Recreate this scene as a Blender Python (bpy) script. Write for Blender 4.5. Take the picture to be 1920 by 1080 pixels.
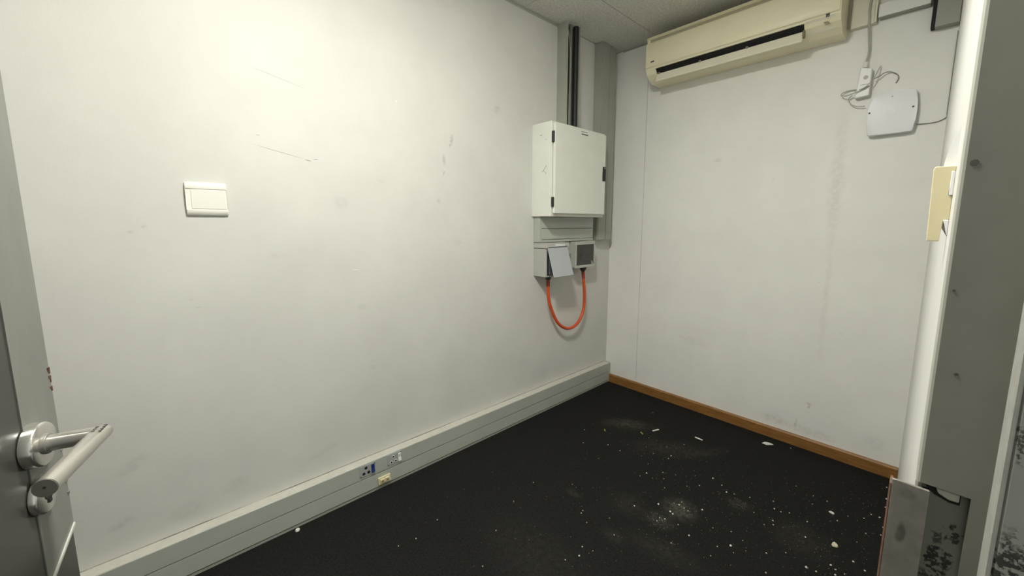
import bpy, bmesh, math, random
from mathutils import Vector, Matrix

# ------------------------------------------------------------------ camera, world, light, exposure
scene = bpy.context.scene
C = scene.collection
for o in list(bpy.data.objects):
    bpy.data.objects.remove(o, do_unlink=True)

FPX, PPX, PPY = 738.32, 984.33, 515.79           # focal length and principal point in pixels of the 1920x1080 frame
CAM = Vector((1.749, -2.5554, 1.2431))
YAW, PITCH, ROLL = -0.81057, -0.13194, 0.00294
fw = Vector((math.sin(YAW)*math.cos(PITCH), math.cos(YAW)*math.cos(PITCH), math.sin(PITCH)))
r0 = Vector((math.cos(YAW), -math.sin(YAW), 0)); u0 = r0.cross(fw)
cr, sr = math.cos(ROLL), math.sin(ROLL)
RT = cr*r0 + sr*u0
UP = -sr*r0 + cr*u0
camd = bpy.data.cameras.new('camera'); cam = bpy.data.objects.new('camera', camd); C.objects.link(cam)
camd.sensor_width = 36; camd.sensor_fit = 'HORIZONTAL'; camd.lens = FPX*36/1920
camd.shift_x = (960-PPX)/1920; camd.shift_y = (PPY-540)/1920
camd.clip_start = 0.01
m = Matrix(((RT.x, UP.x, -fw.x, CAM.x), (RT.y, UP.y, -fw.y, CAM.y), (RT.z, UP.z, -fw.z, CAM.z), (0, 0, 0, 1)))
cam.matrix_world = m
scene.camera = cam

world = bpy.data.worlds.new('world'); scene.world = world; world.use_nodes = True
world.node_tree.nodes['Background'].inputs[0].default_value = (0.80, 0.82, 0.74, 1)
world.node_tree.nodes['Background'].inputs[1].default_value = 0.75

LAMP = Vector((1.12, -2.10, 2.428))              # ceiling panel light: its diffuser (built below) lights the room
PANEL_SIZE, PANEL_GLOW = 0.20, 315.0

vs = scene.view_settings
vs.view_transform = 'Standard'; vs.look = 'None'; vs.exposure = 0.0; vs.gamma = 1; vs.use_curve_mapping = False

random.seed(4)
H = 2.45
R = math.radians

def ray(px, py, axis, val):
    """point where the line of sight through a photo pixel meets the plane (axis = val) of the wall, floor or box it lies on"""
    d = fw + RT*((px-PPX)/FPX) - UP*((py-PPY)/FPX)
    t = (val-CAM[axis])/d[axis]
    return CAM + d*t

# ------------------------------------------------------------------ materials
MATS = {}
def srgb(r, g, b):
    f = lambda c: (c/255/12.92) if c/255 <= 0.04045 else ((c/255+0.055)/1.055)**2.4
    return (f(r), f(g), f(b))

def mat(name, col, rough=0.5, metal=0.0, var=0.0, vscale=8.0, bump=0.0, bscale=200.0, col2=None, stains=(), spec=0.5, coat=0.0,
        emit=None, alpha=None, trans=0.0, stretch=None, chip=False):
    m = bpy.data.materials.new(name); m.use_nodes = True
    nt = m.node_tree; N = nt.nodes; L = nt.links
    b = N['Principled BSDF']
    b.inputs['Base Color'].default_value = (*col, 1); b.inputs['Roughness'].default_value = rough
    b.inputs['Metallic'].default_value = metal; b.inputs['Specular IOR Level'].default_value = spec
    b.inputs['Coat Weight'].default_value = coat
    b.inputs['Transmission Weight'].default_value = trans
    if alpha is not None: b.inputs['Alpha'].default_value = alpha
    if emit: b.inputs['Emission Color'].default_value = (*emit[0], 1); b.inputs['Emission Strength'].default_value = emit[1]
    tc = N.new('ShaderNodeTexCoord')
    vec = tc.outputs['Object']
    if stretch:
        mp = N.new('ShaderNodeMapping'); mp.inputs['Scale'].default_value = stretch
        L.new(vec, mp.inputs['Vector']); svec = mp.outputs[0]
    else: svec = vec
    cur = None
    if var > 0 or col2:
        n = N.new('ShaderNodeTexNoise'); n.inputs['Scale'].default_value = vscale; n.inputs['Detail'].default_value = 6
        n.inputs['Roughness'].default_value = 0.62
        L.new(svec, n.inputs['Vector'])
        r = N.new('ShaderNodeValToRGB')
        c2 = col2 if col2 else tuple(c*(1-var) for c in col)
        c1 = col if col2 else tuple(min(1, c*(1+var*0.6)) for c in col)
        r.color_ramp.elements[0].position = 0.32; r.color_ramp.elements[1].position = 0.68
        r.color_ramp.elements[0].color = (*c2, 1); r.color_ramp.elements[1].color = (*c1, 1)
        L.new(n.outputs['Fac'], r.inputs['Fac']); cur = r.outputs['Color']
    if stains:
        sn = N.new('ShaderNodeTexNoise'); sn.inputs['Scale'].default_value = 260 if chip else 45; sn.inputs['Detail'].default_value = 4
        L.new(vec, sn.inputs['Vector'])
        sr_ = N.new('ShaderNodeMapRange'); sr_.inputs[1].default_value = 0.44 if chip else 0.36; sr_.inputs[2].default_value = 0.52 if chip else 0.62
        sr_.inputs[3].default_value = 0.0 if chip else 0.25; sr_.inputs[4].default_value = 1.0
        L.new(sn.outputs['Fac'], sr_.inputs[0])
        wn = N.new('ShaderNodeTexNoise'); wn.inputs['Scale'].default_value = 150 if chip else 14; L.new(vec, wn.inputs['Vector'])
        ws = N.new('ShaderNodeVectorMath'); ws.operation = 'SUBTRACT'; ws.inputs[1].default_value = (0.5, 0.5, 0.5); L.new(wn.outputs['Color'], ws.inputs[0])
        wsc = N.new('ShaderNodeVectorMath'); wsc.operation = 'SCALE'; wsc.inputs['Scale'].default_value = 0.02 if chip else 0.03; L.new(ws.outputs[0], wsc.inputs[0])
        wa = N.new('ShaderNodeVectorMath'); wa.operation = 'ADD'; L.new(vec, wa.inputs[0]); L.new(wsc.outputs[0], wa.inputs[1])
        for (loc, rad, rot, scol, stren, soft, warp) in stains:
            mp = N.new('ShaderNodeMapping'); mp.vector_type = 'TEXTURE'
            mp.inputs['Location'].default_value = loc; mp.inputs['Rotation'].default_value = rot; mp.inputs['Scale'].default_value = rad
            L.new(wa.outputs[0] if warp else vec, mp.inputs['Vector'])
            ln = N.new('ShaderNodeVectorMath'); ln.operation = 'LENGTH'; L.new(mp.outputs[0], ln.inputs[0])
            mr = N.new('ShaderNodeMapRange'); mr.interpolation_type = 'SMOOTHSTEP'
            mr.inputs[1].default_value = 1.0; mr.inputs[2].default_value = 1.0-soft; mr.inputs[3].default_value = 0; mr.inputs[4].default_value = stren
            L.new(ln.outputs['Value'], mr.inputs[0])
            mu = N.new('ShaderNodeMath'); mu.operation = 'MULTIPLY'; L.new(mr.outputs[0], mu.inputs[0])
            if warp: L.new(sr_.outputs[0], mu.inputs[1])
            else: mu.inputs[1].default_value = 1.0
            mx = N.new('ShaderNodeMix'); mx.data_type = 'RGBA'
            L.new(mu.outputs[0], mx.inputs[0])
            if cur: L.new(cur, mx.inputs[6])
            else: mx.inputs[6].default_value = (*col, 1)
            mx.inputs[7].default_value = (*scol, 1); cur = mx.outputs[2]
    if cur: L.new(cur, b.inputs['Base Color'])
    if bump > 0:
        bn = N.new('ShaderNodeTexNoise'); bn.inputs['Scale'].default_value = bscale; bn.inputs['Detail'].default_value = 3
        L.new(svec, bn.inputs['Vector'])
        bp = N.new('ShaderNodeBump'); bp.inputs['Strength'].default_value = bump; bp.inputs['Distance'].default_value = 0.002
        L.new(bn.outputs['Fac'], bp.inputs['Height']); L.new(bp.outputs[0], b.inputs['Normal'])
    MATS[name] = m
    return m

def lw(px, py, w, h, ang, strength, soft=0.8, col=(0.22, 0.22, 0.19), warp=True):     # scuff on the left wall (plane X = 0), sizes in metres
    p = ray(px, py, 0, 0)
    return ((0, p.y, p.z), (1, w, h), (R(ang), 0, 0), col, strength, soft, warp)
def bw(px, py, w, h, ang, strength, soft=0.8, col=(0.22, 0.21, 0.17), warp=True):     # mark on the back wall (plane Y = 0)
    p = ray(px, py, 1, 0)
    return ((p.x, 0, p.z), (w, 1, h), (0, R(ang), 0), col, strength, soft, warp)
def fl(px, py, a, b, ang, strength, col=(0.11, 0.105, 0.09), soft=1.0):
    p = ray(px, py, 2, 0)
    return ((p.x, p.y, 0), (a, b, 1), (0, 0, R(ang)), col, strength, soft, True)

WALL = (0.76, 0.757, 0.715)
dk = (0.14, 0.14, 0.12)
left_stains = [lw(848, 262, .012, .035, -8, .55), lw(845, 272, .005, .016, -12, .5), lw(832, 300, .012, .04, 5, .35), lw(833, 325, .006, .018, -30, .5),
    lw(932, 205, .03, .035, 20, .3), lw(824, 378, .016, .022, 0, .25), lw(245, 433, .010, .008, 0, .3), lw(270, 425, .012, .008, 0, .28),
    lw(525, 285, .11, .0022, -11.5, .36, .6, dk, False), lw(520, 145, .13, .0016, -12, .35, .6, dk, False), lw(578, 301, .014, .003, -8, .6, .6, dk, False),
    lw(592, 299, .012, .002, 10, .6, .6, dk, False), lw(483, 253, .010, .0015, 0, .5, .6, dk, False),
    lw(668, 506, .022, .002, -2, .8, .6, (.8, .8, .75), False), lw(743, 190, .005, .005, 0, .9, .5, (.85, .85, .8), False),
    lw(641, 380, .05, .04, 0, .12), lw(680, 575, .04, .02, 0, .13), lw(712, 341, .02, .012, 0, .14), lw(375, 577, .012, .004, 10, .35), lw(360, 563, .01, .003, 10, .35),
    lw(860, 455, .03, .02, 0, .14), lw(250, 870, .06, .03, 30, .16), lw(230, 980, .05, .025, 20, .2), lw(350, 960, .07, .04, 10, .15), lw(440, 910, .06, .03, 10, .12),
    lw(525, 480, .05, .02, 0, .10), lw(700, 690, .03, .02, 0, .12), lw(930, 780, .12, .03, 0, .12), lw(600, 850, .12, .02, 15, .12), lw(1010, 700, .12, .12, 0, .10)]
mat('wall_paint', (0.635, 0.630, 0.590), 0.55, var=0.05, vscale=3.0, bump=0.12, bscale=260, stains=left_stains, spec=0.22)
back_stains = [bw(1515, 757, .022, .012, 0, .6, 1.0, (.30, .22, .08)), bw(1516, 763, .008, .01, 0, .5, .9, (.2, .13, .04)), bw(1570, 330, .045, .55, 0, .20, 1.0, (.36, .32, .20)), bw(1548, 560, .02, .5, 0, .13, 1.0, (.36, .33, .22)),
    bw(1345, 300, .035, .02, 0, .22), bw(1300, 640, .12, .05, 0, .10), bw(1280, 632, .05, .006, 12, .16), bw(1395, 745, .012, .006, 0, .2), bw(1492, 795, .01, .05, 0, .35), bw(1450, 785, .10, .04, 0, .22),
    bw(1190, 745, .018, .006, 20, .5), bw(1575, 625, .02, .006, 0, .25), bw(1536, 530, .005, .004, 0, .5), bw(1450, 335, .006, .004, 0, .4), bw(1520, 810, .18, .035, 0, .18), bw(1640, 830, .06, .06, 0, .12)]
mat('panel_paint', (0.835, 0.83, 0.785), 0.5, var=0.04, vscale=4.0, bump=0.05, bscale=300, stains=back_stains)
mat('wall_plain', (0.80, 0.795, 0.755), 0.45, var=0.05, vscale=3.0, bump=0.1, bscale=260)
mat('gap_dark', (0.20, 0.20, 0.18), 0.8)
mat('ceiling_tile', (0.70, 0.69, 0.635), 0.9, var=0.22, vscale=80, bump=0.6, bscale=150)
mat('trim_grey', (0.40, 0.40, 0.36), 0.5)
dust = [fl(1175, 795, .22, .10, 35, 0.34, (.13, .12, .085)), fl(1275, 955, .10, .10, 0, 0.43, (.17, .16, .12)), fl(1235, 975, .09, .07, 20, 0.37), fl(1385, 945, .07, .05, 10, 0.31), fl(1250, 840, .3, .12, 40, 0.19),
    fl(1180, 945, .12, .10, 0, 0.15), fl(1075, 925, .06, .03, 0, 0.22), fl(1240, 1030, .2, .08, 10, 0.15), fl(1500, 1010, .15, .15, 0, 0.15), fl(1150, 1005, .08, .05, 0, 0.15), fl(1000, 1040, .4, .2, 0, 0.09), fl(1315, 850, .25, .05, 60, 0.14)]
mat('carpet', (0.0215, 0.0212, 0.0195), 0.95, col2=(0.0075, 0.0074, 0.0068), vscale=140, bump=0.9, bscale=420, stains=dust, spec=0.1)
mat('wood', (0.31, 0.155, 0.045), 0.45, col2=(0.19, 0.085, 0.020), vscale=9, stretch=(1.2, 8, 14), bump=0.05, bscale=60)
mat('trunk_grey', (0.425, 0.448, 0.395), 0.42, var=0.05, vscale=6, stains=[])
mat('trunk_groove', (0.10, 0.105, 0.095), 0.6)
mat('caulk', (0.56, 0.55, 0.49), 0.6, var=0.08, vscale=30)
mat('sealant_dark', (0.42, 0.41, 0.35), 0.7, col2=(0.12, 0.115, 0.095), vscale=9)
mat('riser_grey', (0.345, 0.352, 0.305), 0.5, var=0.06, vscale=5)
mat('riser_gap_black', (0.012, 0.012, 0.012), 0.55)
mat('cable_dark', (0.055, 0.058, 0.052), 0.5)
mat('pipe_grey', (0.17, 0.18, 0.16), 0.5)
mat('cable_pale', (0.30, 0.30, 0.26), 0.5)
mat('cabinet_paint', (0.76, 0.768, 0.70), 0.38, var=0.03, vscale=10)
mat('black_plastic', (0.010, 0.010, 0.010), 0.4)
mat('scuff', (0.10, 0.10, 0.085), 0.7)
mat('box_white', (0.46, 0.46, 0.42), 0.42, var=0.04, vscale=12)
mat('flap_blue_grey', (0.43, 0.45, 0.47), 0.4)
mat('inner_blue', (0.075, 0.08, 0.10), 0.5)
mat('smoke_window', (0.035, 0.037, 0.032), 0.22, coat=0.2)
mat('gland', (0.045, 0.040, 0.034), 0.5)
mat('orange_cable', (0.62, 0.085, 0.018), 0.42, var=0.06, vscale=20)
mat('orange_sleeve', (0.30, 0.045, 0.02), 0.5)
mat('ac_cream', (0.88, 0.83, 0.60), 0.42, var=0.03, vscale=6)
mat('ac_cream_light', (0.80, 0.77, 0.62), 0.4, var=0.03, vscale=6)
mat('ac_grille', (0.40, 0.37, 0.25), 0.5)
mat('black', (0.004, 0.004, 0.005), 0.7)
mat('clip_brown', (0.22, 0.19, 0.13), 0.6)
mat('white_plastic', (0.80, 0.80, 0.77), 0.38)
mat('router_white', (0.86, 0.865, 0.88), 0.4)
mat('label_white', (0.80, 0.80, 0.80), 0.4)
mat('cable_white', (0.45, 0.45, 0.40), 0.5)
mat('cable_mid', (0.26, 0.26, 0.23), 0.5)
mat('switch_white', (0.80, 0.79, 0.72), 0.30)
mat('blue_plastic', (0.012, 0.035, 0.19), 0.35)
mat('pin_dark', (0.008, 0.008, 0.02), 0.5)
mat('data_cream', (0.70, 0.63, 0.40), 0.45)
mat('data_shadow', (0.28, 0.22, 0.09), 0.5)
mat('socket_plate', (0.37, 0.39, 0.365), 0.45)
mat('door_grey', (0.055, 0.054, 0.047), 0.30, var=0.08, vscale=20)
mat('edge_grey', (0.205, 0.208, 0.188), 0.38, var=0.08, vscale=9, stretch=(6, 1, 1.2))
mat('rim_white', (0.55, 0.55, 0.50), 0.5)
mat('rust', (0.15, 0.075, 0.045), 0.9, var=0.4, vscale=120)
mat('satin_steel', (0.63, 0.61, 0.565), 0.30, metal=0.85, var=0.03, vscale=30)
mat('rose_steel', (0.70, 0.69, 0.65), 0.22, metal=0.9)
mat('steel_face', (0.24, 0.235, 0.21), 0.45, metal=0.4)
mat('engrave', (0.05, 0.048, 0.04), 0.6)
mat('frame_grey', (0.25, 0.25, 0.215), 0.45, var=0.08, vscale=12)
mat('frame_edge_lit', (0.46, 0.46, 0.40), 0.45, var=0.05, vscale=12)  # lighter copy of the frame grey, its edges coloured as if catching light
mat('stop_lit', (0.42, 0.42, 0.38), 0.5, var=0.12, vscale=60)  # frame grey made paler so the stop face looks lit from the room
# outer frame face: grey paint with chipped dark patches toward the lock
m_ = mat('frame_chipped', (0.33, 0.335, 0.305), 0.5, chip=True, var=0.05, vscale=10, stains=[
    ((1.83, -2.04, .93), (.018, 1, .05), (0, 0, 0), (.03, .03, .027), .95, .3, True), ((1.815, -2.04, .90), (.012, 1, .09), (0, 0, 0), (.03, .03, .027), .95, .25, True), ((1.812, -2.04, 1.06), (.004, 1, .02), (0, 0, 0), (.05, .05, .045), .9, .4, True),
    ((1.835, -2.04, .97), (.012, 1, .006), (0, R(20), 0), (.03, .03, .027), .9, .3, True), ((1.84, -2.04, .95), (.02, 1, .004), (0, R(25), 0), (.03, .03, .027), .9, .3, True), ((1.83, -2.04, .99), (.006, 1, .008), (0, 0, 0), (.04, .04, .035), .9, .3, True)])
mat('frame_recess', (0.21, 0.215, 0.18), 0.6, chip=True, stains=[((1.778, -1.99, .90), (.012, 1, .02), (0, 0, 0), (.012, .012, .01), .95, .3, True), ((1.786, -1.99, .935), (.004, 1, .012), (0, 0, 0), (.02, .02, .018), .9, .3, True),
    ((1.775, -1.99, .86), (.018, 1, .03), (0, 0, 0), (.012, .012, .01), .95, .3, True), ((1.776, -1.99, .925), (.006, 1, .008), (0, 0, 0), (.02, .02, .018), .8, .4, True)])
mat('strike_metal', (0.30, 0.28, 0.245), 0.42, metal=0.35, var=0.16, vscale=60, stains=[((1.752, -2.012, .922), (.0055, 1, .014), (0, 0, 0), (.09, .075, .06), .75, .5, True),
    ((1.750, -2.012, .968), (.010, 1, .010), (0, 0, 0), (.13, .125, .11), .6, .6, True)])
mat('flake_white', (0.70, 0.69, 0.63), 0.7)
mat('flake_cream', (0.60, 0.56, 0.42), 0.7)
mat('flake_yellow', (0.42, 0.36, 0.06), 0.7)
mat('crumb', (0.30, 0.29, 0.24), 0.8)
mat('lamp_glow', (0.9, 0.9, 0.85), 0.4, emit=((1.0, 0.985, 0.915), PANEL_GLOW))

# ------------------------------------------------------------------ helpers
def obj(name, bm, m, parent=None, smooth=False, autos=None):
    bmesh.ops.recalc_face_normals(bm, faces=bm.faces)
    me = bpy.data.meshes.new(name); bm.to_mesh(me); bm.free()
    if isinstance(m, str): m = MATS[m]
    me.materials.append(m)
    if smooth or autos:
        for p in me.polygons: p.use_smooth = True
    o = bpy.data.objects.new(name, me); C.objects.link(o)
    if autos:
        me.set_sharp_from_angle(angle=R(autos))
    if parent: o.parent = parent
    return o
def tag(o, label, cat, group=None, kind=None):
    o['label'] = label; o['category'] = cat
    if group: o['group'] = group
    if kind: o['kind'] = kind
    return o
def empty(name, loc=(0, 0, 0), rz=0):
    o = bpy.data.objects.new(name, None); C.objects.link(o); o.location = loc; o.rotation_euler = (0, 0, rz); o.empty_display_size = 0.05
    return o
def thing(name, label, cat, base, group=None):
    """an Empty at the thing's base; parts are given in world coordinates and keep their place"""
    o = empty(name, base); tag(o, label, cat, group); return o
def part(name, bm, m, parent, **k):
    o = obj(name, bm, m, None, **k)
    root = parent
    off = Vector((0, 0, 0))
    while root is not None:
        off += root.location; root = root.parent
    o.parent = parent
    o.data.transform(Matrix.Translation(-off)) if not k.get('local') else None
    return o
# part() shifts mesh data, so object-space textures would shift too; mats with placed stains are only used on unparented or zero-based objects
def box(x0, x1, y0, y1, z0, z1, bev=0.0, seg=2, bm=None):
    b = bmesh.new()
    vs_ = [b.verts.new((x, y, z)) for x in (x0, x1) for y in (y0, y1) for z in (z0, z1)]
    for f in ((0, 1, 3, 2), (4, 6, 7, 5), (0, 4, 5, 1), (2, 3, 7, 6), (0, 2, 6, 4), (1, 5, 7, 3)):
        b.faces.new([vs_[i] for i in f])
    if bev > 0: bmesh.ops.bevel(b, geom=list(b.edges), offset=bev, segments=seg, profile=0.5, affect='EDGES')
    if bm is None: return b
    me = bpy.data.meshes.new('t'); b.to_mesh(me); b.free(); bm.from_mesh(me); bpy.data.meshes.remove(me); return bm
def prism(pts, axis, a, b_, bev=0.0, seg=2, capbev=0.0):
    """polygon in the two other axes (in x,y,z order) extruded along axis from a to b_"""
    b = bmesh.new()
    def mk(p, t):
        l = list(p); l.insert(axis, t); return b.verts.new(l)
    A = [mk(p, a) for p in pts]; B = [mk(p, b_) for p in pts]
    fa = b.faces.new(A); fb = b.faces.new(B[::-1])
    n = len(pts)
    for i in range(n): b.faces.new((A[i], A[(i+1) % n], B[(i+1) % n], B[i]))
    if bev > 0: bmesh.ops.bevel(b, geom=list(b.edges), offset=bev, segments=seg, profile=0.5, affect='EDGES')
    elif capbev > 0: bmesh.ops.bevel(b, geom=list(set(fa.edges) | set(fb.edges)), offset=capbev, segments=seg, profile=0.5, affect='EDGES')
    return b
def sweep(path, r, n=10, caps=True):
    """tube along a polyline with mitred joints; r may be a list"""
    b = bmesh.new(); P = [Vector(p) for p in path]; rings = []
    d0 = (P[1]-P[0]).normalized()
    up = Vector((0, 0, 1)) if abs(d0.z) < 0.9 else Vector((1, 0, 0))
    U = d0.cross(up).normalized(); V = d0.cross(U).normalized()
    base = [P[0] + (U*math.cos(2*math.pi*k/n) + V*math.sin(2*math.pi*k/n))*(r[0] if isinstance(r, list) else r) for k in range(n)]
    rings.append(base)
    for i in range(1, len(P)):
        din = (P[i]-P[i-1]).normalized()
        nrm = din if i == len(P)-1 else (din + (P[i+1]-P[i]).normalized()).normalized()
        ring = []
        for v in rings[-1]:
            t = (P[i]-v).dot(nrm)/max(1e-6, din.dot(nrm)); q = v + din*t
            if isinstance(r, list): q = P[i] + (q-P[i])*(r[i]/r[i-1])
            ring.append(q)
        rings.append(ring)
    VV = [[b.verts.new(v) for v in ring] for ring in rings]
    for i in range(len(VV)-1):
        for k in range(n): b.faces.new((VV[i][k], VV[i][(k+1) % n], VV[i+1][(k+1) % n], VV[i+1][k]))
    if caps: b.faces.new(VV[0]); b.faces.new(VV[-1][::-1])
    return b
def curve_pts(ctrl, k=8):
    """Catmull-Rom through control points"""
    P = [Vector(c) for c in ctrl]; P = [P[0]*2-P[1]] + P + [P[-1]*2-P[-2]]; out = []
    for i in range(1, len(P)-2):
        for j in range(k):
            t = j/k; a, b, c, d = P[i-1], P[i], P[i+1], P[i+2]
            out.append(0.5*((2*b)+(c-a)*t+(2*a-5*b+4*c-d)*t*t+(3*b-a-3*c+d)*t**3))
    out.append(P[-2]); return out
def disc(c, axis, r, d, n=24, bev=0.0):
    """short cylinder from c along the vector axis, length d"""
    ax = Vector(axis).normalized(); c = Vector(c)
    up = Vector((0, 0, 1)) if abs(ax.z) < 0.9 else Vector((1, 0, 0))
    U = ax.cross(up).normalized(); V = ax.cross(U)
    b = bmesh.new()
    prof = [(r, 0), (r, d)] if bev <= 0 else [(r, 0), (r, d-bev), (r-bev*0.35, d-bev*0.3), (r-bev, d)]
    RR = [[b.verts.new(c+ax*h+(U*math.cos(2*math.pi*k/n)+V*math.sin(2*math.pi*k/n))*q) for k in range(n)] for q, h in prof]
    for i in range(len(RR)-1):
        for k in range(n): b.faces.new((RR[i][k], RR[i][(k+1) % n], RR[i+1][(k+1) % n], RR[i+1][k]))
    b.faces.new(RR[0]); b.faces.new(RR[-1][::-1]); return b
def struct(name, bm, m, label, cat, parent=None, **k):
    o = obj(name, bm, m, parent, **k)
    if parent is None: tag(o, label, cat, kind='structure')
    return o

# ------------------------------------------------------------------ room shell
struct('floor', box(-0.1, 3.2, -3.5, 0.1, -0.1, 0), 'carpet', 'worn black carpet floor dusted with white flakes', 'floor')
struct('wall_left', box(-0.1, 0, -3.4, 0, 0, H), 'wall_paint', 'long off-white painted wall with scuffs and scratches', 'wall')
wb = struct('wall_back', box(-0.1, 1.95, 0.012, 0.1, 0, H+0.1), 'gap_dark', 'off-white panelled wall below the air conditioner', 'wall')
SE = 0.2725
struct('panel', box(0, SE-0.0012, 0, 0.012, 0, H, 0.0008, 1), 'panel_paint', '', '', wb)
struct('panel', box(SE+0.0012, 1.735, 0, 0.012, 0, H, 0.0008, 1), 'panel_paint', '', '', wb)
wx = lambda y: 1.716 - 0.0204*y                                  # room face of the right wall
JY = -2.005                                                      # latch-side jamb face
HY = -2.925                                                      # hinge-side jamb face
wr = struct('wall_right', prism([(wx(0), 0), (wx(JY+.05), JY+.05), (1.875, JY+.05), (1.875, 0)], 2, 0, H), 'wall_plain', 'white painted wall beside the door frame', 'wall')
struct('wall_segment', prism([(wx(HY-.05), HY-.05), (wx(-3.4), -3.4), (1.875, -3.4), (1.875, HY-.05)], 2, 0, H), 'wall_plain', '', '', wr)
struct('wall_header', prism([(wx(JY+.05), JY+.05), (wx(HY-.05), HY-.05), (1.875, HY-.05), (1.875, JY+.05)], 2, 2.09, H), 'wall_plain', '', '', wr)
struct('wall_front', box(-0.1, 1.95, -3.5, -3.4, 0, H), 'wall_plain', 'off-white painted wall behind the open door', 'wall')
ce = struct('ceiling', box(-0.1, 1.95, -3.5, 0.1, H+0.012, H+0.08), 'gap_dark', 'grey speckled tile ceiling', 'ceiling')
xs = [0.0, 0.345, 0.945, 1.545, 1.80]; ys = [0.0, -0.905, -2.105, -3.305, -3.4]
for i in range(4):
    for j in range(4):
        x0, x1, y1, y0 = xs[i]+.0015, xs[i+1]-.0015, ys[j]-.0015, ys[j+1]+.0015
        struct('ceiling_tile', box(x0, x1, y0, y1, H, H+0.0119, 0.002, 1), 'ceiling_tile', '', '', ce)
struct('trim_1', prism([(0.0, H), (0.012, H), (0.012, H-.005), (0.003, H-.007), (0.003, H-.014), (0, H-.014)], 1, -3.4, -0.622), 'trim_grey', 'thin grey ceiling edge strip along the scuffed wall', 'trim')
struct('trim_2', prism([(0.0, H), (-0.012, H), (-0.012, H-.004), (-0.003, H-.006), (-0.003, H-.010), (0, H-.010)], 0, 0.07, 1.45), 'trim_grey', 'thin grey ceiling edge strip above the air conditioner', 'trim')
struct('baseboard_back', prism([(0, 0), (-.018, 0), (-.018, .055), (-.012, .0615), (0, .0615)], 0, 0.047, wx(0)-.001), 'wood', 'varnished brown wooden skirting board', 'baseboard')

# ------------------------------------------------------------------ ceiling lamp (above the frame, lights the room)
t = thing('ceiling_light', 'square white surface-mounted ceiling light in the small room', 'lamp', (LAMP.x, LAMP.y, H))
hl = PANEL_SIZE/2
part('housing', box(LAMP.x-hl-.02, LAMP.x+hl+.02, LAMP.y-hl-.02, LAMP.y+hl+.02, LAMP.z+.004, H-.0005, .003, 1), 'white_plastic', t)
part('diffuser', box(LAMP.x-hl, LAMP.x+hl, LAMP.y-hl, LAMP.y+hl, LAMP.z-.006, LAMP.z+.0035), 'lamp_glow', t)

# ------------------------------------------------------------------ skirting trunking on the left wall
TD, TH, TM = 0.0464, 0.155, 0.0834
t = thing('skirting_trunking', 'long grey two-channel skirting trunking along the scuffed wall', 'trunking', (0.02, -1.6, 0))
Y0, Y1 = -3.05, -0.022
part('base_tray', box(0, .040, Y0, Y1, 0, TH-.001), 'trunk_groove', t)
part('upper_lid', prism([(.038, TH-.001), (TD-.002, TH-.001), (TD, TH-.003), (TD, TM+.0018), (.038, TM+.0018)], 1, Y0, Y1), 'trunk_grey', t)
part('top_ledge', prism([(.002, TH-.001), (.002, TH+.0012), (TD-.003, TH+.0006), (TD-.001, TH-.001)], 1, Y0, Y1), 'caulk', t)
part('lower_lid', prism([(.038, TM-.0022), (TD, TM-.0022), (TD, .016), (TD-.004, .013), (.038, .013)], 1, Y0, Y1), 'trunk_grey', t)
part('bottom_edge', box(.03, TD-.003, Y0, Y1, 0, .0115), 'riser_grey', t)
part('end_cap', prism([(0, 0), (TD+.001, 0), (TD+.001, TH-.008), (TD-.007, TH+.001), (0, TH+.001)], 1, Y1, -0.0005, 0.0015, 1), 'trunk_grey', t)
part('sealant', prism([(0.0002, TH-.001), (.0025, TH-.001), (.0025, TH+.0016), (0.0002, TH+.004)], 1, Y0, Y1), 'sealant_dark', t)

def socket(name, yc, zc, label, pinm, rockm, ring):
    t = thing(name, label, 'socket', (TD, yc, zc-.028))
    s = TD
    part('plate', box(s, s+.0022, yc-.038, yc+.035, zc-.0265, zc+.0265, .001, 1), 'socket_plate', t)
    for (a, b) in ((-.0085, .013), (-.019, -.0115), (.003, -.0115)):
        if ring: part('pin_ring', disc((s+.0022, yc+a, zc+b), (1, 0, 0), .0075, .0012, 16), 'white_plastic', t)
        part('pin_hole', disc((s+.0022+(.0012 if ring else 0), yc+a, zc+b), (1, 0, 0), .0045 if ring else .0068, .0006, 14), pinm, t)
    rk = part('rocker', prism([(s+.0022, zc-.019), (s+.0085, zc-.019), (s+.0045, zc), (s+.0055, zc+.019), (s+.0022, zc+.019)], 1, yc+.0155, yc+.030), rockm, t)
    if ring: part('rocker_tip', box(s+.0055, s+.0068, yc+.0155, yc+.030, zc+.009, zc+.019, .0004, 1), 'label_white', rk)
    for (a, b) in ((-.0335, -.021), (.0315, .022)): part('screw', disc((s+.0022, yc+a, zc+b), (1, 0, 0), .0022, .0008, 10), 'pin_dark', t)
socket('blue_socket', -1.925, .1215, 'three-pin socket with blue rocker switch on the grey skirting trunking', 'pin_dark', 'blue_plastic', False)
socket('white_socket', -1.795, .1215, 'three-pin socket with white rocker and white pin rings on grey trunking', 'pin_dark', 'white_plastic', True)
t = thing('data_outlet', 'small cream data outlet on the lower lid of the grey trunking', 'outlet', (TD, -1.853, .026))
part('body', box(TD, TD+.010, -1.882, -1.824, .025, .060, .002), 'data_cream', t)
for k in (0, 1):
    y = -1.874+k*.023
    j = part('jack', prism([(TD+.010, .034), (TD+.0155, .036), (TD+.0155, .051), (TD+.010, .054)], 1, y, y+.019), 'data_cream', t)
    part('jack_opening', box(TD+.0150, TD+.0162, y+.004, y+.015, .039, .0475), 'data_shadow', j)
part('side_clip', box(TD+.001, TD+.006, -1.8235, -1.820, .024, .034, .0006, 1), 'white_plastic', t)

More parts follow.
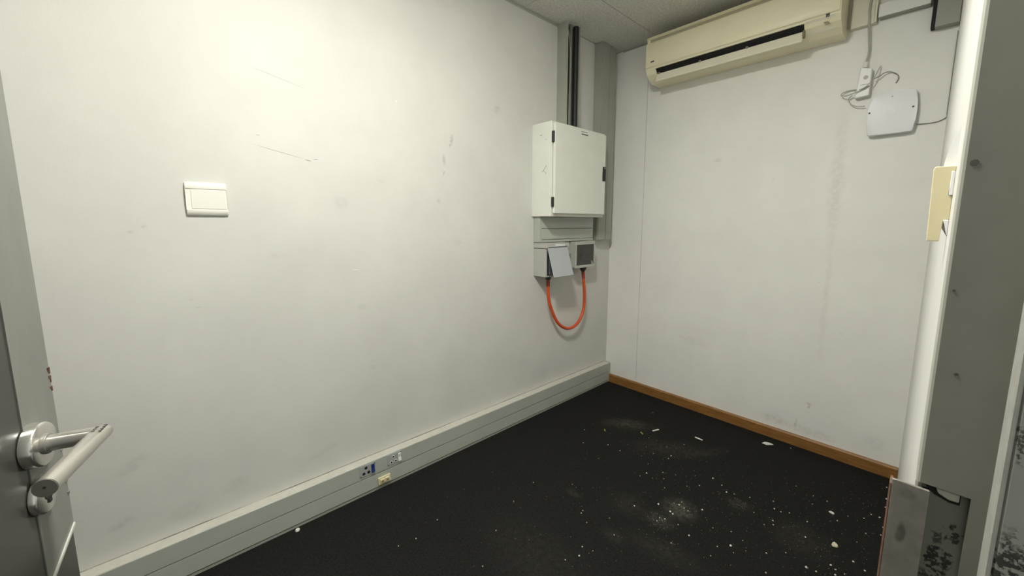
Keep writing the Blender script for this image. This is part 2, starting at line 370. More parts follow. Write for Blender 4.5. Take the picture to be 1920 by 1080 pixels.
# ------------------------------------------------------------------ wall switch (left wall)
t = thing('blank_wall_plate', 'square white wall plate on the scuffed wall opposite the doorway', 'wall plate', (0, -2.4, 1.262))
yl, yr, zb, zt = -2.457, -2.345, 1.264, 1.376
pr = [(0, zb), (.006, zb+.0005), (.0115, zb+.006), (.0135, zb+.015), (.013, zb+.020), (.010, zb+.022), (.010, zt-.024), (.013, zt-.022), (.0135, zt-.015), (.0115, zt-.006), (.006, zt-.0005), (0, zt)]
part('frame', prism(pr, 1, yl, yr, capbev=.003), 'switch_white', t, autos=35)
part('insert', box(.009, .0122, yl+.014, yr-.004, zb+.0228, zt-.0248, .0012, 2), 'switch_white', t)

# ------------------------------------------------------------------ risers beside and above the cabinet
t = thing('open_riser', 'open-fronted grey cable riser between the white cabinet and the ceiling', 'trunking', (0, -.56, 1.823))
ra, rb = -.622, -.498; zt0 = 1.8235
part('back_plate', box(0, .003, ra+.003, rb-.003, zt0, H-.001), 'cable_dark', t)
part('side_wall', box(0, .080, ra, ra+.003, zt0, H-.001), 'riser_grey', t)
part('side_wall', box(0, .080, rb-.003, rb, zt0, H-.001), 'riser_grey', t)
part('lip', box(.077, .080, ra+.003, ra+.010, zt0, H-.001), 'riser_grey', t)
tag(obj('riser_gap_fill', sweep([(.050, ra+.022, zt0+.001), (.050, ra+.022, H-.002)], .0145, 12), 'riser_gap_black', autos=60), 'thick black upright added to darken the gap beside the pipe in the open riser', 'cable')  # black uprights are added to make the gaps inside the riser dark
tag(obj('riser_gap_fill', sweep([(.062, rb-.0195, zt0+.001), (.062, rb-.0195, H-.002)], .0160, 12), 'riser_gap_black', autos=60), 'thick black upright added to darken the far side of the open riser', 'cable')
tag(obj('riser_gap_fill', sweep([(.022, -.540, zt0+.001), (.022, -.540, H-.002)], .013, 12), 'riser_gap_black', autos=60), 'black upright added to darken the back of the open riser', 'cable')
tag(obj('riser_pipe', sweep([(.056, -.562, zt0+.001), (.056, -.562, H-.002)], .0105, 12), 'pipe_grey', autos=60), 'slim grey pipe in the middle of the open riser', 'pipe')
tag(obj('riser_wire', sweep(curve_pts([(.070, -.585, zt0+.002), (.070, -.584, 2.0), (.071, -.579, 2.12), (.072, -.581, 2.25), (.069, -.5885, 2.36), (.05, -.590, H-.003)], 6), .0032, 8), 'cable_pale', smooth=True), 'thin pale wire bowing along the pipe in the open riser', 'wire')
t = thing('corner_riser', 'closed grey cable riser in the corner beside the white cabinet', 'trunking', (0, -.165, 1.12))
part('body', box(0, .060, -.243, -.074, 1.121, H-.001, .002, 1), 'riser_grey', t)
part('lid', box(.060, .065, -.236, -.150, 1.123, H-.002, .002, 2), 'riser_grey', t)
part('lid', box(.060, .064, -.146, -.078, 1.123, H-.002, .002, 2), 'riser_grey', t)

# ------------------------------------------------------------------ cabinet
t = thing('electrical_cabinet', 'white steel electrical cabinet with black hinges on the scuffed wall', 'cabinet', (0, -.58, 1.28))
part('body', box(0, .158, -.836, -.318, 1.281, 1.8225, .003, 2), 'cabinet_paint', t)
d = part('door', box(.162, .180, -.826, -.333, 1.299, 1.809, .003, 2), 'cabinet_paint', t)
part('gasket', box(.1575, .1625, -.818, -.341, 1.306, 1.802), 'riser_grey', t)
for z0, z1 in ((1.703, 1.765), (1.337, 1.393)):
    h = part('hinge', box(.158, .176, -.836, -.8262, z0, z1, .002, 1), 'black_plastic', t)
    zc = (z0+z1)/2
    part('hinge_knuckle', sweep([(.170, -.834, z0+.002), (.170, -.834, zc-.002)], .0055, 10), 'black_plastic', h)
    part('hinge_knuckle', sweep([(.170, -.834, zc+.002), (.170, -.834, z1-.002)], .0055, 10), 'black_plastic', h)
la = part('latch', box(.180, .186, -.366, -.3335, 1.516, 1.607, .0025, 2), 'black_plastic', d)
part('latch_lever', box(.186, .1895, -.356, -.342, 1.526, 1.588, .0015, 1), 'black_plastic', d)
part('latch_key', disc((.186, -.349, 1.598), (1, 0, 0), .004, .002, 12), 'satin_steel', d)
part('nameplate_line', box(.180, .1804, -.594, -.532, 1.7935, 1.7965), 'scuff', d)
part('nameplate_line', box(.180, .1806, -.590, -.527, 1.7780, 1.7835), 'engrave', d)
def scratch(pts, w, parent, y):                                   # thin ink mark on the cabinet's side (plane Y = y)
    b = bmesh.new()
    for (a, c) in zip(pts[:-1], pts[1:]):
        a = Vector((a[0], 0, a[1])); c = Vector((c[0], 0, c[1])); n = (c-a).cross(Vector((0, 1, 0))).normalized()*w
        vs_ = [b.verts.new((q.x, y, q.z)) for q in (a-n, a+n, c+n, c-n)]; b.faces.new(vs_)
    return part('pen_mark', b, 'scuff', parent)
def cs(px, py): p = ray(960+px/4.9, 200+py/4.9, 1, -.8364); return (p.x, p.z)
scratch([cs(318, 540), cs(300, 565), cs(290, 590), cs(275, 602)], .0013, t, -.8364)
scratch([cs(290, 590), cs(308, 606), cs(312, 622)], .0009, t, -.8364)
scratch([cs(258, 262), cs(275, 264)], .0012, t, -.8364); scratch([cs(305, 298), cs(314, 304)], .001, t, -.8364)

# lower trunk, socket box, isolator, orange cable
t = thing('short_trunking', 'short grey double-lid trunking directly under the white cabinet', 'trunking', (0, -.55, 1.122))
part('body', box(0, .056, -.822, -.287, 1.123, 1.2805, .001, 1), 'trunk_grey', t)
part('groove', box(.0555, .0572, -.806, -.297, 1.1385, 1.2785), 'trunk_groove', t)
part('lid', box(.056, .060, -.808, -.295, 1.2095, 1.279, .0015, 1), 'trunk_grey', t)
part('lid', box(.056, .060, -.808, -.295, 1.1415, 1.2055, .0015, 1), 'trunk_grey', t)
part('lower_rim', box(.056, .059, -.822, -.287, 1.1232, 1.138, .001, 1), 'trunk_grey', t)
t = thing('flap_socket_box', 'grey socket box with its blue-grey flap hanging open under the trunking', 'socket', (0, -.72, .91))
part('body', prism([(0, .912), (.108, .912), (.108, 1.085), (0, 1.085)], 1, -.8195, -.617, .002, 2), 'box_white', t)
part('top_cap', box(0, .116, -.8195, -.612, 1.088, 1.1205, .003, 2), 'box_white', t)
part('opening', box(.108, .1088, -.808, -.628, .922, 1.08), 'black', t)
part('mechanism', box(.1088, .118, -.80, -.64, .925, 1.03, .003, 1), 'inner_blue', t)
part('hinge_strip', box(.116, .1195, -.808, -.635, 1.089, 1.097, .001, 1), 'inner_blue', t)
part('hinge_label', box(.116, .1175, -.745, -.655, 1.100, 1.111, .0004, 1), 'label_white', t)
fl_ = part('flap', prism([(.1165, 1.090), (.1215, 1.092), (.176, .918), (.171, .9155)], 1, -.817, -.634, .0015, 1), 'flap_blue_grey', t)
n_ = Vector((1.092-.918, 0, .176-.1215)).normalized()
part('finger_notch', box(-.0018, .0018, -.010, .010, -.0028, .0028), 'engrave', t).matrix_local = Matrix.Translation(Vector((.1705, -.690, .938))-Vector((0, -.72, .91))) @ Matrix.Rotation(-math.atan2(.0545, .174), 4, 'Y')
t = thing('isolator_box', 'small grey isolator box with a smoky dark window beside the open flap', 'switch box', (0, -.42, .944))
part('body', box(0, .088, -.521, -.324, .947, 1.119, .003, 2), 'box_white', t)
fr = [(-.526, .944), (-.321, .944), (-.321, 1.122), (-.526, 1.122)]
b = bmesh.new()
for a in ((.088, .100, -.526, -.321, 1.098, 1.122), (.088, .100, -.526, -.321, .944, .961), (.088, .100, -.526, -.513, .9612, 1.0978), (.088, .100, -.325, -.321, .9612, 1.0978)): box(*a, .0015, 1, bm=b)
part('window_frame', b, 'box_white', t)
wd = part('window', box(.089, .0955, -.5128, -.3252, .9614, 1.0976, .001, 1), 'smoke_window', t)
part('window_boss', box(.0955, .0965, -.468, -.365, .985, 1.08, .0005, 1), 'smoke_window', wd)
part('window_mark', box(.0965, .0969, -.450, -.418, 1.028, 1.036), 'engrave', wd)
part('window_clip', prism([(.0955, .962), (.101, .962), (.0955, .985)], 1, -.348, -.338), 'box_white', t)
for (y, z) in ((-.504, 1.087), (-.504, .971), (-.334, .972)): part('frame_screw', disc((.0955, y, z), (1, 0, 0), .0075, .0015, 12), 'black_plastic', t)
t = thing('orange_cable', 'looped orange cable hanging between the flap box and the isolator box', 'cable', (.055, -.57, .53))
pa = [(.055, -.742, .875), (.055, -.742, .83), (.055, -.722, .72), (.056, -.648, .592), (.057, -.548, .5315), (.057, -.445, .545), (.056, -.378, .628), (.055, -.366, .745), (.055, -.387, .905)]
part('lead', sweep(curve_pts(pa, 8), .0105, 12), 'orange_cable', t, smooth=True)
part('sleeve', sweep([(.055, -.742, .885), (.055, -.742, .842)], .0125, 12), 'orange_sleeve', t, autos=60)
part('sleeve', sweep([(.055, -.3875, .912), (.055, -.379, .86)], .012, 12), 'orange_sleeve', t, autos=60)
part('gland', sweep([(.055, -.742, .911), (.055, -.742, .896), (.055, -.742, .884)], [.021, .020, .014], 12), 'gland', t)
part('gland', sweep([(.055, -.388, .943), (.055, -.388, .928), (.055, -.388, .911)], [.025, .024, .014], 12), 'gland', t)

# ------------------------------------------------------------------ air conditioner
AX0, AX1 = .36, 1.337
t = thing('air_conditioner', 'cream wall-mounted split air conditioner with a dark outlet slot', 'air conditioner', (.85, 0, 2.14))
full = [(0, 2.134), (-.100, 2.133), (-.140, 2.150), (-.168, 2.172), (-.184, 2.198), (-.190, 2.225), (-.190, 2.350), (-.178, 2.352), (-.176, 2.376), (-.186, 2.380), (-.180, 2.390), (-.150, 2.396), (0, 2.396)]
notch = [(0, 2.134), (-.100, 2.133), (-.128, 2.146), (-.135, 2.152), (-.075, 2.19), (-.08, 2.215), (-.182, 2.196), (-.184, 2.198), (-.190, 2.225), (-.190, 2.350), (-.178, 2.352), (-.176, 2.376), (-.186, 2.380), (-.180, 2.390), (-.150, 2.396), (0, 2.396)]
SX0, SX1 = .424, 1.196
part('end_case', prism(full, 0, AX0, SX0, capbev=0), 'ac_cream', t)
part('end_case', prism(full, 0, SX1, AX1), 'ac_cream', t)
part('main_case', prism(notch, 0, SX0, SX1), 'ac_cream', t)
part('outlet', prism([(-.132, 2.1525), (-.165, 2.183), (-.176, 2.195), (-.085, 2.21), (-.08, 2.192)], 0, SX0+.001, SX1-.001), 'black', t)
fp = part('front_panel', prism([(-.190, 2.206), (-.1945, 2.212), (-.1965, 2.235), (-.1965, 2.343), (-.193, 2.348), (-.190, 2.348)], 0, AX0+.004, AX1-.004, .0012, 1), 'ac_cream', t, autos=40)
part('top_grille', prism([(-.176, 2.3535), (-.1775, 2.3535), (-.1775, 2.375), (-.176, 2.375)], 0, AX0+.02, AX1-.02), 'ac_grille', t)
part('louver', prism([(-.160, 2.166), (-.166, 2.167), (-.179, 2.124), (-.177, 2.118), (-.171, 2.119)], 0, SX0+.004, SX1-.004, .001, 1), 'ac_cream_light', t)
for px, py in ((233, 592), (550, 490), (920, 378)):
    p = ray(1180+px/4.174, py/4.174, 1, -.168)
    part('louver_clip', box(p.x-.006, p.x+.006, -.172, -.158, 2.1635, 2.174, .0015, 1), 'clip_brown', t)
part('louver_end', box(SX1-.006, SX1+.004, -.176, -.160, 2.135, 2.170, .002, 1), 'clip_brown', t)
part('side_panel_insert', prism([(-.1415, 2.1525), (-.1440, 2.1505), (-.1875, 2.199), (-.185, 2.2005)], 0, SX1+.006, AX1-.022), 'ac_cream_light', t)
pl = ray(1551, 30, 1, -.186)
part('sensor_window', prism([(-.1835, 2.195), (-.1855, 2.194), (-.1895, 2.207), (-.1875, 2.208)], 0, 1.281, 1.295), 'black_plastic', t)
for k in range(3): part('indicator', prism([(-.172, 2.176-.006*k), (-.1745, 2.1755-.006*k), (-.1765, 2.1785-.006*k), (-.174, 2.179-.006*k)], 0, 1.272+.004*k, 1.290+.004*k), 'ac_grille', t)
part('badge', box(.398, .421, -.1972, -.1962, 2.233, 2.2415, .0003, 1), 'engrave', fp)
part('badge_letters', box(.401, .418, -.1976, -.197, 2.2365, 2.2385), 'clip_brown', fp)

# pipe cover, wall trunk, grey box right of the AC
t = thing('pipe_cover', 'cream upright pipe cover right beside the air conditioner', 'cover', (1.395, 0, 2.167))
part('cover', prism([(1.350, 0), (1.350, -.024), (1.354, -.030), (1.436, -.030), (1.441, -.024), (1.441, 0)], 2, 2.168, H-.012), 'ac_cream_light', t)
part('edge_rib', box(1.438, 1.446, -.034, -.0005, 2.169, H-.012, .001, 1), 'ac_cream_light', t)
t = thing('wall_trunking', 'white horizontal cable trunking near the ceiling between pipe cover and grey box', 'trunking', (1.54, 0, 2.18))
part('tray', box(1.456, 1.622, -.036, 0, 2.1805, 2.235, .001, 1), 'riser_grey', t)
part('lid', box(1.452, 1.622, -.0405, -.036, 2.182, 2.238, .0015, 1), 'white_plastic', t)
t = thing('junction_box', 'grey rectangular box hanging near the ceiling beside the white wall', 'box', (1.68, 0, 2.075))
part('body', prism([(1.643, 2.076), (1.7155, 2.076), (1.7155, 2.26), (1.643, 2.26)], 1, -.045, 0, .0015, 1), 'riser_grey', t)
part('top_flange', box(1.622, 1.660, -.046, -.0005, 2.2605, 2.268, .001, 1), 'white_plastic', t)
part('rubber_strip', box(1.630, 1.6425, -.040, -.001, 2.078, 2.25, .001, 1), 'black', t)

# ------------------------------------------------------------------ power injector, router, their cables
def pj(cx, cy, Y): return ray(1540+cx/3.858, cy/3.858, 1, Y)
t = thing('power_injector', 'small white inline power adapter hanging by its cable above the router', 'adapter', (1.42, 0, 1.84))
a, b_, c_, d_ = pj(287, 488, -.032), pj(372, 492, -.032), pj(345, 690, -.032), pj(240, 715, -.032)
part('body', prism([(q.x, q.z) for q in (a, b_, c_, d_)], 1, -.036, -.004, .004, 2), 'white_plastic', t)
q = pj(322, 560, -.036)
part('button', disc(q, (0, -1, 0), .009, .0015, 16), 'cable_white', t)
q2 = pj(320, 470, -.02)
part('collar', sweep([(q2.x, -.02, q2.z-.012), (q2.x+.001, -.02, q2.z+.012)], .009, 12), 'white_plastic', t)
part('seam', box(pj(280, 610, -.036).x, pj(350, 615, -.036).x, -.0368, -.0358, pj(300, 613, -.036).z-.001, pj(300, 613, -.036).z+.0005), 'cable_mid', t)
cw = [pj(322, 455, -.02), pj(345, 380, -.022), pj(346, 280, -.026), pj(345, 205, -.033), pj(350, 120, -.036), pj(355, 40, -.037), (1.43, -.036, 2.40)]
tag(obj('power_cable', sweep(curve_pts([(p[0], p[1], p[2]) for p in cw], 6), .0045, 8), 'cable_white', smooth=True), 'white cable running down the pipe cover into the power adapter', 'cable')
loop = [pj(345, 620, -.040), pj(250, 668, -.045), pj(170, 695, -.035), pj(143, 685, -.02), pj(180, 662, -.012), pj(240, 650, -.010), pj(300, 640, -.05), pj(370, 580, -.048), pj(410, 510, -.03), pj(430, 478, -.012)]
part('wire_loop', sweep(curve_pts(loop, 6), .0022, 6), 'cable_white', t, smooth=True)
loop = [pj(380, 570, -.030), pj(420, 552, -.025), pj(455, 528, -.02), pj(500, 520, -.012), pj(545, 535, -.006), pj(560, 560, -.005), pj(540, 600, -.004)]
part('wire_loop', sweep(curve_pts(loop, 6), .0020, 6), 'cable_mid', t, smooth=True)
loop = [pj(222, 690, -.02), pj(198, 720, -.02), pj(215, 755, -.02), pj(260, 772, -.02), pj(315, 768, -.02)]
part('wire_loop', sweep(curve_pts(loop, 6), .0022, 6), 'cable_white', t, smooth=True)
t = thing('router', 'white square router box with rounded corners mounted on the back wall', 'router', (1.53, 0, 1.66))
YF = -.038
out = [(333, 980), (326, 960), (330, 880), (338, 800), (350, 745), (372, 712), (412, 684), (470, 662), (540, 648), (610, 640), (668, 637), (688, 642), (696, 658), (698, 720), (694, 790), (682, 860), (664, 925), (654, 942), (640, 948), (560, 957), (450, 970), (360, 984)]
o3 = [pj(x, y, YF) for x, y in out]
part('case', prism([(p.x, p.z) for p in o3], 1, YF, -.006, capbev=.004), 'router_white', t, autos=40)
cx_ = sum(p.x for p in o3)/len(o3); cz_ = sum(p.z for p in o3)/len(o3)
part('wall_mount', box(cx_-.05, cx_+.05, -.006, 0, cz_-.06, cz_+.05), 'cable_mid', t)
for (x, y) in ((348, 820), (665, 770)): part('screw_hole', disc(pj(x, y, YF+.0003), (0, -1, 0), .0042, .0010, 12), 'black_plastic', t)
part('indicator', disc(pj(515, 697, YF+.0003), (0, -1, 0), .0026, .0008, 10), 'cable_mid', t)
lb = [pj(x, y, YF-.0006) for x, y in ((462, 802), (545, 788), (540, 828), (456, 838))]
part('label', prism([(p.x, p.z) for p in lb], 1, YF-.0006, YF+.0004), 'label_white', t)
rc = [pj(735, 893, -.006), pj(800, 888, -.005), pj(860, 872, -.005), pj(910, 845, -.005), pj(938, 810, -.005), pj(950, 740, -.005), pj(965, 640, -.005), pj(985, 500, -.005), pj(1000, 330, -.005), pj(1012, 215, -.005)]
rc = [(p.x if i else o3[15].x+.002, p.y, p.z) for i, p in enumerate(rc)]
rc = [(min(p[0], 1.7145), p[1], p[2]) for p in rc]
tag(obj('router_cable', sweep(curve_pts(rc, 6), .0019, 6), 'cable_mid', smooth=True), 'thin grey cable from the router curving up to the grey box', 'cable')

# ------------------------------------------------------------------ bracket on the right wall
BY = -1.855
t = thing('wall_bracket', 'cream plastic bracket holding a curved white piece beside the door frame', 'bracket', (1.75, BY, 1.22))
wX = wx(BY)
pts = [(1.7345, 1.309), (1.736, 1.3125), (wX, 1.3125), (wX, 1.3065), (1.7500, 1.3065), (1.7490, 1.277), (wX, 1.277), (wX, 1.2485), (1.7480, 1.2485), (1.7475, 1.222), (1.7365, 1.222)]
part('cradle', prism(pts, 1, BY+.004, BY+.012, .0008, 1), 'data_cream', t)
arc = []
for k in range(15):
    u = k/14; z = 1.228+u*(1.357-1.228); arc.append((wX-.0005-.0115*math.sin(math.pi*u)**0.6, z))
part('window_insert', box(1.7503, wX-.0002, BY+.0025, BY+.012, 1.2775, 1.306, .0006, 1), 'label_white', t)
part('lower_insert', prism([(1.7485, 1.248), (wX-.0002, 1.248), (wX-.0002, 1.228), (1.7535, 1.230)], 1, BY+.0025, BY+.012, .0006, 1), 'label_white', t)
part('curved_piece', prism(arc + [(wX, 1.357), (wX, 1.228)], 1, BY+.0121, BY+.055), 'label_white', t)

# ------------------------------------------------------------------ door frame
df = empty('door_frame'); tag(df, 'grey steel door frame with chipped paint and a cut-out for the lock', 'door frame', kind='structure')
XE, XS = 1.7585, 1.8045                                          # room edge and stop of the latch-side jamb
CZ0, CZ1, CX0, CX1 = .80, .981, 1.764, 1.7935                    # lock cut-out
YB = JY+.05
part('jamb', prism([(XE, YB), (XE, JY), (XS, JY), (XS, YB)], 2, CZ1, 2.05), 'frame_grey', df)
part('jamb', prism([(XE-.001, YB), (XE-.001, JY+.004), (XE+.003, JY), (XS, JY), (XS, YB)], 2, 0, CZ0), 'frame_grey', df)
part('jamb_web', box(CX1, XS, JY, YB, CZ0, CZ1), 'frame_grey', df)
part('jamb_web', box(XE-.001, CX0-.004, JY+.001, YB, CZ0, CZ1), 'frame_grey', df)
part('lock_recess', box(CX0-.004, CX1, JY+.007, YB, CZ0, CZ1), 'frame_recess', df)
part('recess_rim', prism([(CX0-.003, .981), (CX1-.006, .981), (CX1-.006, .9675), (CX1-.013, .967), (CX0+.006, .9705), (CX0+.0005, .975)], 1, JY+.0055, JY+.007), 'black', df)
part('recess_rim', box(CX0-.003, CX0+.0022, JY+.004, JY+.007, CZ0, .974), 'black', df)
part('keeper_lip', prism([(CX0+.006, .9795), (CX1-.007, .9795), (CX1-.007, .9715), (CX1-.014, .971), (CX0+.008, .9745)], 1, JY+.002, JY+.0052, .0008, 1), 'frame_edge_lit', df)
part('edge_bead', prism([(XE-.0032, YB), (XE-.0032, JY+.003), (XE-.002, JY+.0005), (XE, JY), (XE, YB)], 2, CZ1, 2.05), 'frame_edge_lit', df)
part('stop', box(XS, XS+.004, JY-.035, YB, 0, 2.05, .001, 1), 'stop_lit', df)
part('outer_jamb', box(XS+.004, 1.885, JY-.035, YB, 0, 2.05, .002, 1), 'frame_chipped', df)
part('strike_plate', prism([(1.7375, JY-.004), (1.7385, JY-.0065), (1.7425, JY-.007), (1.7660, JY-.007), (1.7660, JY-.004), (1.7425, JY-.004)], 2, .80, .978, .0006, 1), 'strike_metal', df)
part('strike_lip', prism([(1.7365, JY+.012), (1.7365, JY-.004), (1.7380, JY-.0065), (1.7395, JY-.0045), (1.7385, JY+.012)], 2, .80, .972), 'rust', df)
part('jamb', prism([(1.768, HY-.05), (1.768, HY), (1.885, HY), (1.885, HY-.05)], 2, 0, 2.05), 'frame_grey', df)
part('head', box(1.762, 1.885, HY-.05, YB, 2.05, 2.09), 'frame_grey', df)
for (x, z, r_) in ((1.7635, 1.2985, .003), (1.7625, 1.1805, .0012), (1.772, 1.10, .0016)):
    part('paint_chip_mark', disc((x, JY+.0005, z), (0, -1, 0), r_, .001, 9), 'scuff', df)

# ------------------------------------------------------------------ open door with its lever handle
A_ = R(15.5); e_ = Vector((-math.cos(A_), math.sin(A_), 0)); LW = .90
rose0 = Vector((.946, -2.694, .948))
hinge = rose0 - e_*(LW-.061); hinge.z = 0
dr = empty('door_1', (hinge.x, hinge.y, 0), math.pi-A_); tag(dr, 'open grey steel door with satin lever handle and rusty edge', 'door', kind='structure')
def dp(name, bm, m, parent=dr, **k): return obj(name, bm, m, parent, **k)      # door parts in the door's own axes: x along leaf, -y out of the face
RX, RZ = LW-.061, .948
dp('leaf', box(0, LW, 0, .04, .008, 2.04, .002, 1), 'door_grey')
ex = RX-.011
ep = dp('edge_strip', prism([(ex, .752), (LW+.0004, .793), (LW+.0004, 2.035), (ex, 2.035)], 1, -.0012, .0), 'edge_grey')  # paler raised strip along the latch edge, its lower end slanted
dp('strip_rim', prism([(ex, .747), (LW+.0006, .788), (LW+.0006, .7925), (ex, .7515)], 1, -.0030, .0), 'rim_white', ep)
b = bmesh.new()
for k in range(16):
    z = .995+random.random()*.040; w = .001+.005*random.random()**2
    box(LW-w, LW+.0012, -.0018, .003, z, z+.001+.004*random.random(), bm=b)
dp('rust_patch', b, 'rust')
b = bmesh.new()
for k in range(10):
    z = .835+random.random()*.08; box(LW-.003, LW+.0014, -.0018, .003, z, z+.003+.004*random.random(), bm=b)
dp('chipped_edge', b, 'frame_grey')
NL, LL = .066, .128                                               # neck length from the leaf and lever length
hd = dp('rose', disc((RX, -.0012, RZ), (0, -1, 0), .0295, .013, 40, .003), 'rose_steel', autos=40)
yn = -NL
nk = dp('lever', sweep([(RX, -.012, RZ), (RX, yn, RZ), (RX-LL, yn, RZ)], .0108, 24), 'satin_steel', autos=45)
dp('lever_collar', disc((RX, -.0142, RZ), (0, -1, 0), .0135, .004, 28, .001), 'steel_face', autos=40)
dp('lever_end', disc((RX-LL-.0003, yn, RZ), (-1, 0, 0), .0103, .0008, 24), 'steel_face', nk)
dp('end_dimple', disc((RX-LL-.0011, yn, RZ+.001), (-1, 0, 0), .0016, .0004, 10), 'engrave', nk)
for i in range(2):
    for k in range(4 if i == 0 else 3):
        aa = R(62+22*i)                                          # stamped letters on top of the lever's corner
        x = RX-.014+.0062*k; yy = yn-.0108*math.cos(aa)*(1 if i == 0 else -1)
        zz = RZ+.0108*math.sin(aa)
        dp('stamped_mark', box(x, x+.0028, yy-.0018, yy+.0018, zz-.0010, zz+.0004), 'engrave', nk)
esc = dp('key_escutcheon', disc((RX, -.0012, RZ-.070), (0, -1, 0), .0265, .008, 36, .003), 'rose_steel', autos=40)
dp('keyhole', disc((RX, -.0092, RZ-.070), (0, -1, 0), .0085, .0010, 20), 'engrave', esc)
dp('key_slot', box(RX-.003, RX+.003, -.0105, -.0092, RZ-.083, RZ-.070), 'engrave', esc)

# ------------------------------------------------------------------ litter on the carpet
def flake_mesh(k, h):
    b = bmesh.new(); n = 7
    P = [(math.cos(2*math.pi*i/n)*random.uniform(.6, 1.1), math.sin(2*math.pi*i/n)*random.uniform(.6, 1.1)) for i in range(n)]
    A = [b.verts.new((x, y, 0)) for x, y in P]; B = [b.verts.new((x*.85, y*.85, h*random.uniform(.7, 1.2))) for x, y in P]
    b.faces.new(A); b.faces.new(B[::-1])
    for i in range(n): b.faces.new((A[i], A[(i+1) % n], B[(i+1) % n], B[i]))
    bmesh.ops.recalc_face_normals(b, faces=b.faces)
    me = bpy.data.meshes.new('paint_flake'); b.to_mesh(me); b.free(); return me
def litter(name, px, py, sx, sy, ang, m, label, cat, h=.0015, group=None):
    p = ray(px, py, 2, 0)
    me = flake_mesh(0, 1.0); me.materials.append(MATS[m])
    o = bpy.data.objects.new(name, me); C.objects.link(o); o.location = (p.x, p.y, 0.0002); o.scale = (sx, sy, h); o.rotation_euler = (0, 0, R(ang))
    return tag(o, label, cat, group)
def strip(px, py, l, w, ang, m, label, cat):
    p = ray(px, py, 2, 0)
    o = obj('paper_strip', box(-l/2, l/2, -w/2, w/2, 0.0002, .004, .0008, 1), m); o.location = (p.x, p.y, 0); o.rotation_euler = (0, 0, R(ang)); return tag(o, label, cat)
F = lambda x, y: (1060+x/3, 760+y/3)
strip(*F(508, 142), .046, .009, 68, 'flake_white', 'thin white paper strip on the carpet beside a yellow scrap', 'paper')
strip(*F(750, 189), .044, .009, -2, 'flake_white', 'thin white strip lying alone on the carpet, short of the wooden skirting', 'paper')
strip(*F(430, 158), .024, .006, -32, 'flake_yellow', 'small yellow scrap on the carpet beside a white paper strip', 'scrap')
strip(*F(222, 141), .020, .006, -45, 'flake_yellow', 'tiny dull yellow scrap on the dusty carpet near the corner', 'scrap')
litter('paint_chip', *F(1137, 216), .030, .016, 20, 'flake_white', 'largest white paint chip on the carpet beside the wooden skirting', 'chip', .004)
litter('paint_chip', *F(1497, 604), .016, .009, -10, 'flake_white', 'pointed white paint chip on bare carpet toward the door frame', 'chip', .004)
litter('paint_chip', *F(1518, 788), .014, .013, 50, 'flake_cream', 'chunky cream paint chip on the carpet near the strike plate', 'chip', .006)
litter('paint_chip', 558, 995, .010, .009, 0, 'flake_white', 'single white crumb on the carpet against the grey skirting trunking', 'chip', .006)
meshes = []
for k in range(5):
    me = flake_mesh(k, 1.0); me.materials.append(MATS['flake_white' if k < 3 else 'flake_cream' if k == 3 else 'crumb']); meshes.append(me)
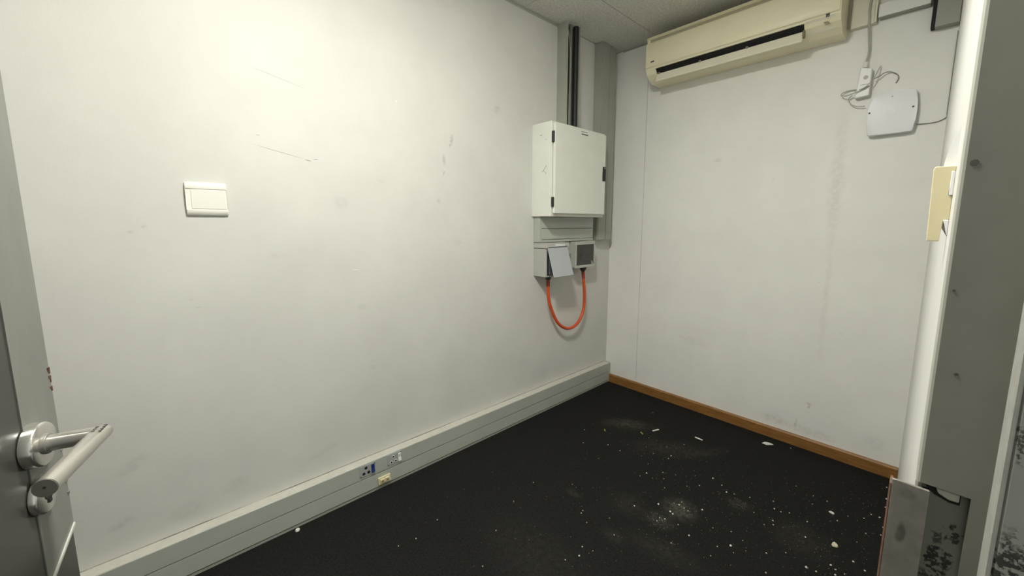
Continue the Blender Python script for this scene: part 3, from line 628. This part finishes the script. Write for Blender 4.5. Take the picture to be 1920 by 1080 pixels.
spots = [(523, 556, 6), (590, 598, 6), (604, 611, 6), (668, 578, 6), (612, 552, 5), (457, 382, 7), (420, 398, 4), (549, 378, 5), (554, 414, 4), (468, 184, 5), (108, 138, 4), (240, 223, 4), (307, 256, 4), (188, 300, 4), (428, 285, 4),
    (595, 285, 5), (580, 300, 4), (620, 392, 4), (558, 465, 4), (684, 456, 4), (830, 411, 5), (907, 489, 6), (950, 500, 4), (1038, 519, 4), (1170, 541, 5), (1176, 583, 5), (1212, 600, 4), (1167, 649, 6), (1170, 673, 5), (1118, 672, 4), (1260, 606, 4),
    (1395, 510, 4), (1390, 556, 4), (1472, 540, 5), (1590, 625, 4), (1680, 636, 4), (1720, 615, 5), (1768, 632, 5), (1790, 688, 6), (1802, 620, 5), (1800, 574, 5), (1806, 527, 5), (1808, 462, 5), (1775, 731, 5), (1690, 722, 5), (1360, 655, 4), (1350, 742, 5),
    (1619, 880, 7), (1520, 925, 6), (1570, 950, 6), (1518, 955, 6), (1493, 900, 5), (1355, 912, 7), (1410, 935, 5), (1128, 943, 5), (1130, 832, 4), (930, 790, 7), (932, 712, 4), (945, 830, 4), (997, 762, 4), (855, 795, 4), (817, 848, 4), (696, 733, 6), (830, 690, 4),
    (635, 672, 6), (770, 588, 5), (388, 566, 5), (98, 593, 5), (90, 607, 4), (248, 636, 4), (78, 847, 5), (95, 796, 4), (155, 820, 3), (275, 730, 4), (40, 446, 4), (101, 211, 3), (493, 42, 3), (1268, 241, 4), (1298, 455, 3), (1015, 820, 4), (1240, 830, 4), (1685, 932, 5),
    (1530, 650, 4), (1060, 603, 4), (730, 397, 3), (880, 450, 4), (755, 452, 4), (668, 222, 4), (570, 235, 3), (455, 236, 3), (495, 272, 3), (465, 330, 3), (490, 410, 3), (595, 775, 4), (1640, 770, 4), (640, 560, 5), (655, 545, 4), (690, 595, 4), (530, 632, 5), (545, 648, 4), (515, 650, 4), (560, 640, 4)]
for i, (x, y, s) in enumerate(spots):
    p = ray(*F(x, y), 2, 0)
    o = bpy.data.objects.new('paint_flake', meshes[i % 5]); C.objects.link(o)
    k = s*.00055*random.uniform(.8, 1.25)
    o.location = (p.x, p.y, .0002); o.scale = (k*1.3, k, .0014+k*.25); o.rotation_euler = (0, 0, random.random()*6.3)
    kind = ('white', 'white', 'white', 'cream', 'dull grey')[i % 5]
    tag(o, 'tiny %s paint flake scattered on the black carpet' % kind, 'flake', '%s paint flakes on the carpet' % kind)
for (x, y) in ((963, 940), (930, 995), (780, 1010), (1060, 1050), (820, 975), (747, 1024), (905, 1062), (1000, 905), (1100, 980)):
    p = ray(x, y, 2, 0); o = bpy.data.objects.new('paint_flake', meshes[0]); C.objects.link(o)
    o.location = (p.x, p.y, .0002); o.scale = (.0026, .002, .002); o.rotation_euler = (0, 0, random.random()*6); tag(o, 'tiny white paint flake scattered on the black carpet', 'flake', 'white paint flakes on the carpet')
# dust-fine grit in the trodden patches
b = bmesh.new()
def grit(px, py, n, sd):
    c = ray(px, py, 2, 0)
    for _ in range(n):
        x = c.x+random.gauss(0, sd); y = c.y+random.gauss(0, sd); s = random.uniform(.0006, .0018); a = random.random()*6.3
        if not (0.06 < x < 1.68 and -1.9 < y < -.03): continue
        vs_ = [b.verts.new((x+math.cos(a+k*2.1)*s, y+math.sin(a+k*2.1)*s, .0004)) for k in range(3)]; t_ = b.verts.new((x, y, .0004+s))
        b.faces.new(vs_)
        for k in range(3): b.faces.new((vs_[k], vs_[(k+1) % 3], t_))
for g in ((1275, 950, 60, .035), (1235, 975, 60, .03), (1385, 945, 40, .03), (1250, 850, 90, .13), (1450, 960, 120, .16), (1300, 980, 150, .2), (1640, 960, 120, .12), (1560, 1050, 120, .12), (1180, 800, 60, .1), (1150, 1000, 100, .25), (900, 1020, 60, .3)): grit(*g)
g_ = obj('carpet_grit', b, 'crumb'); tag(g_, 'fine pale grit trodden into the black carpet', 'grit', kind='stuff')
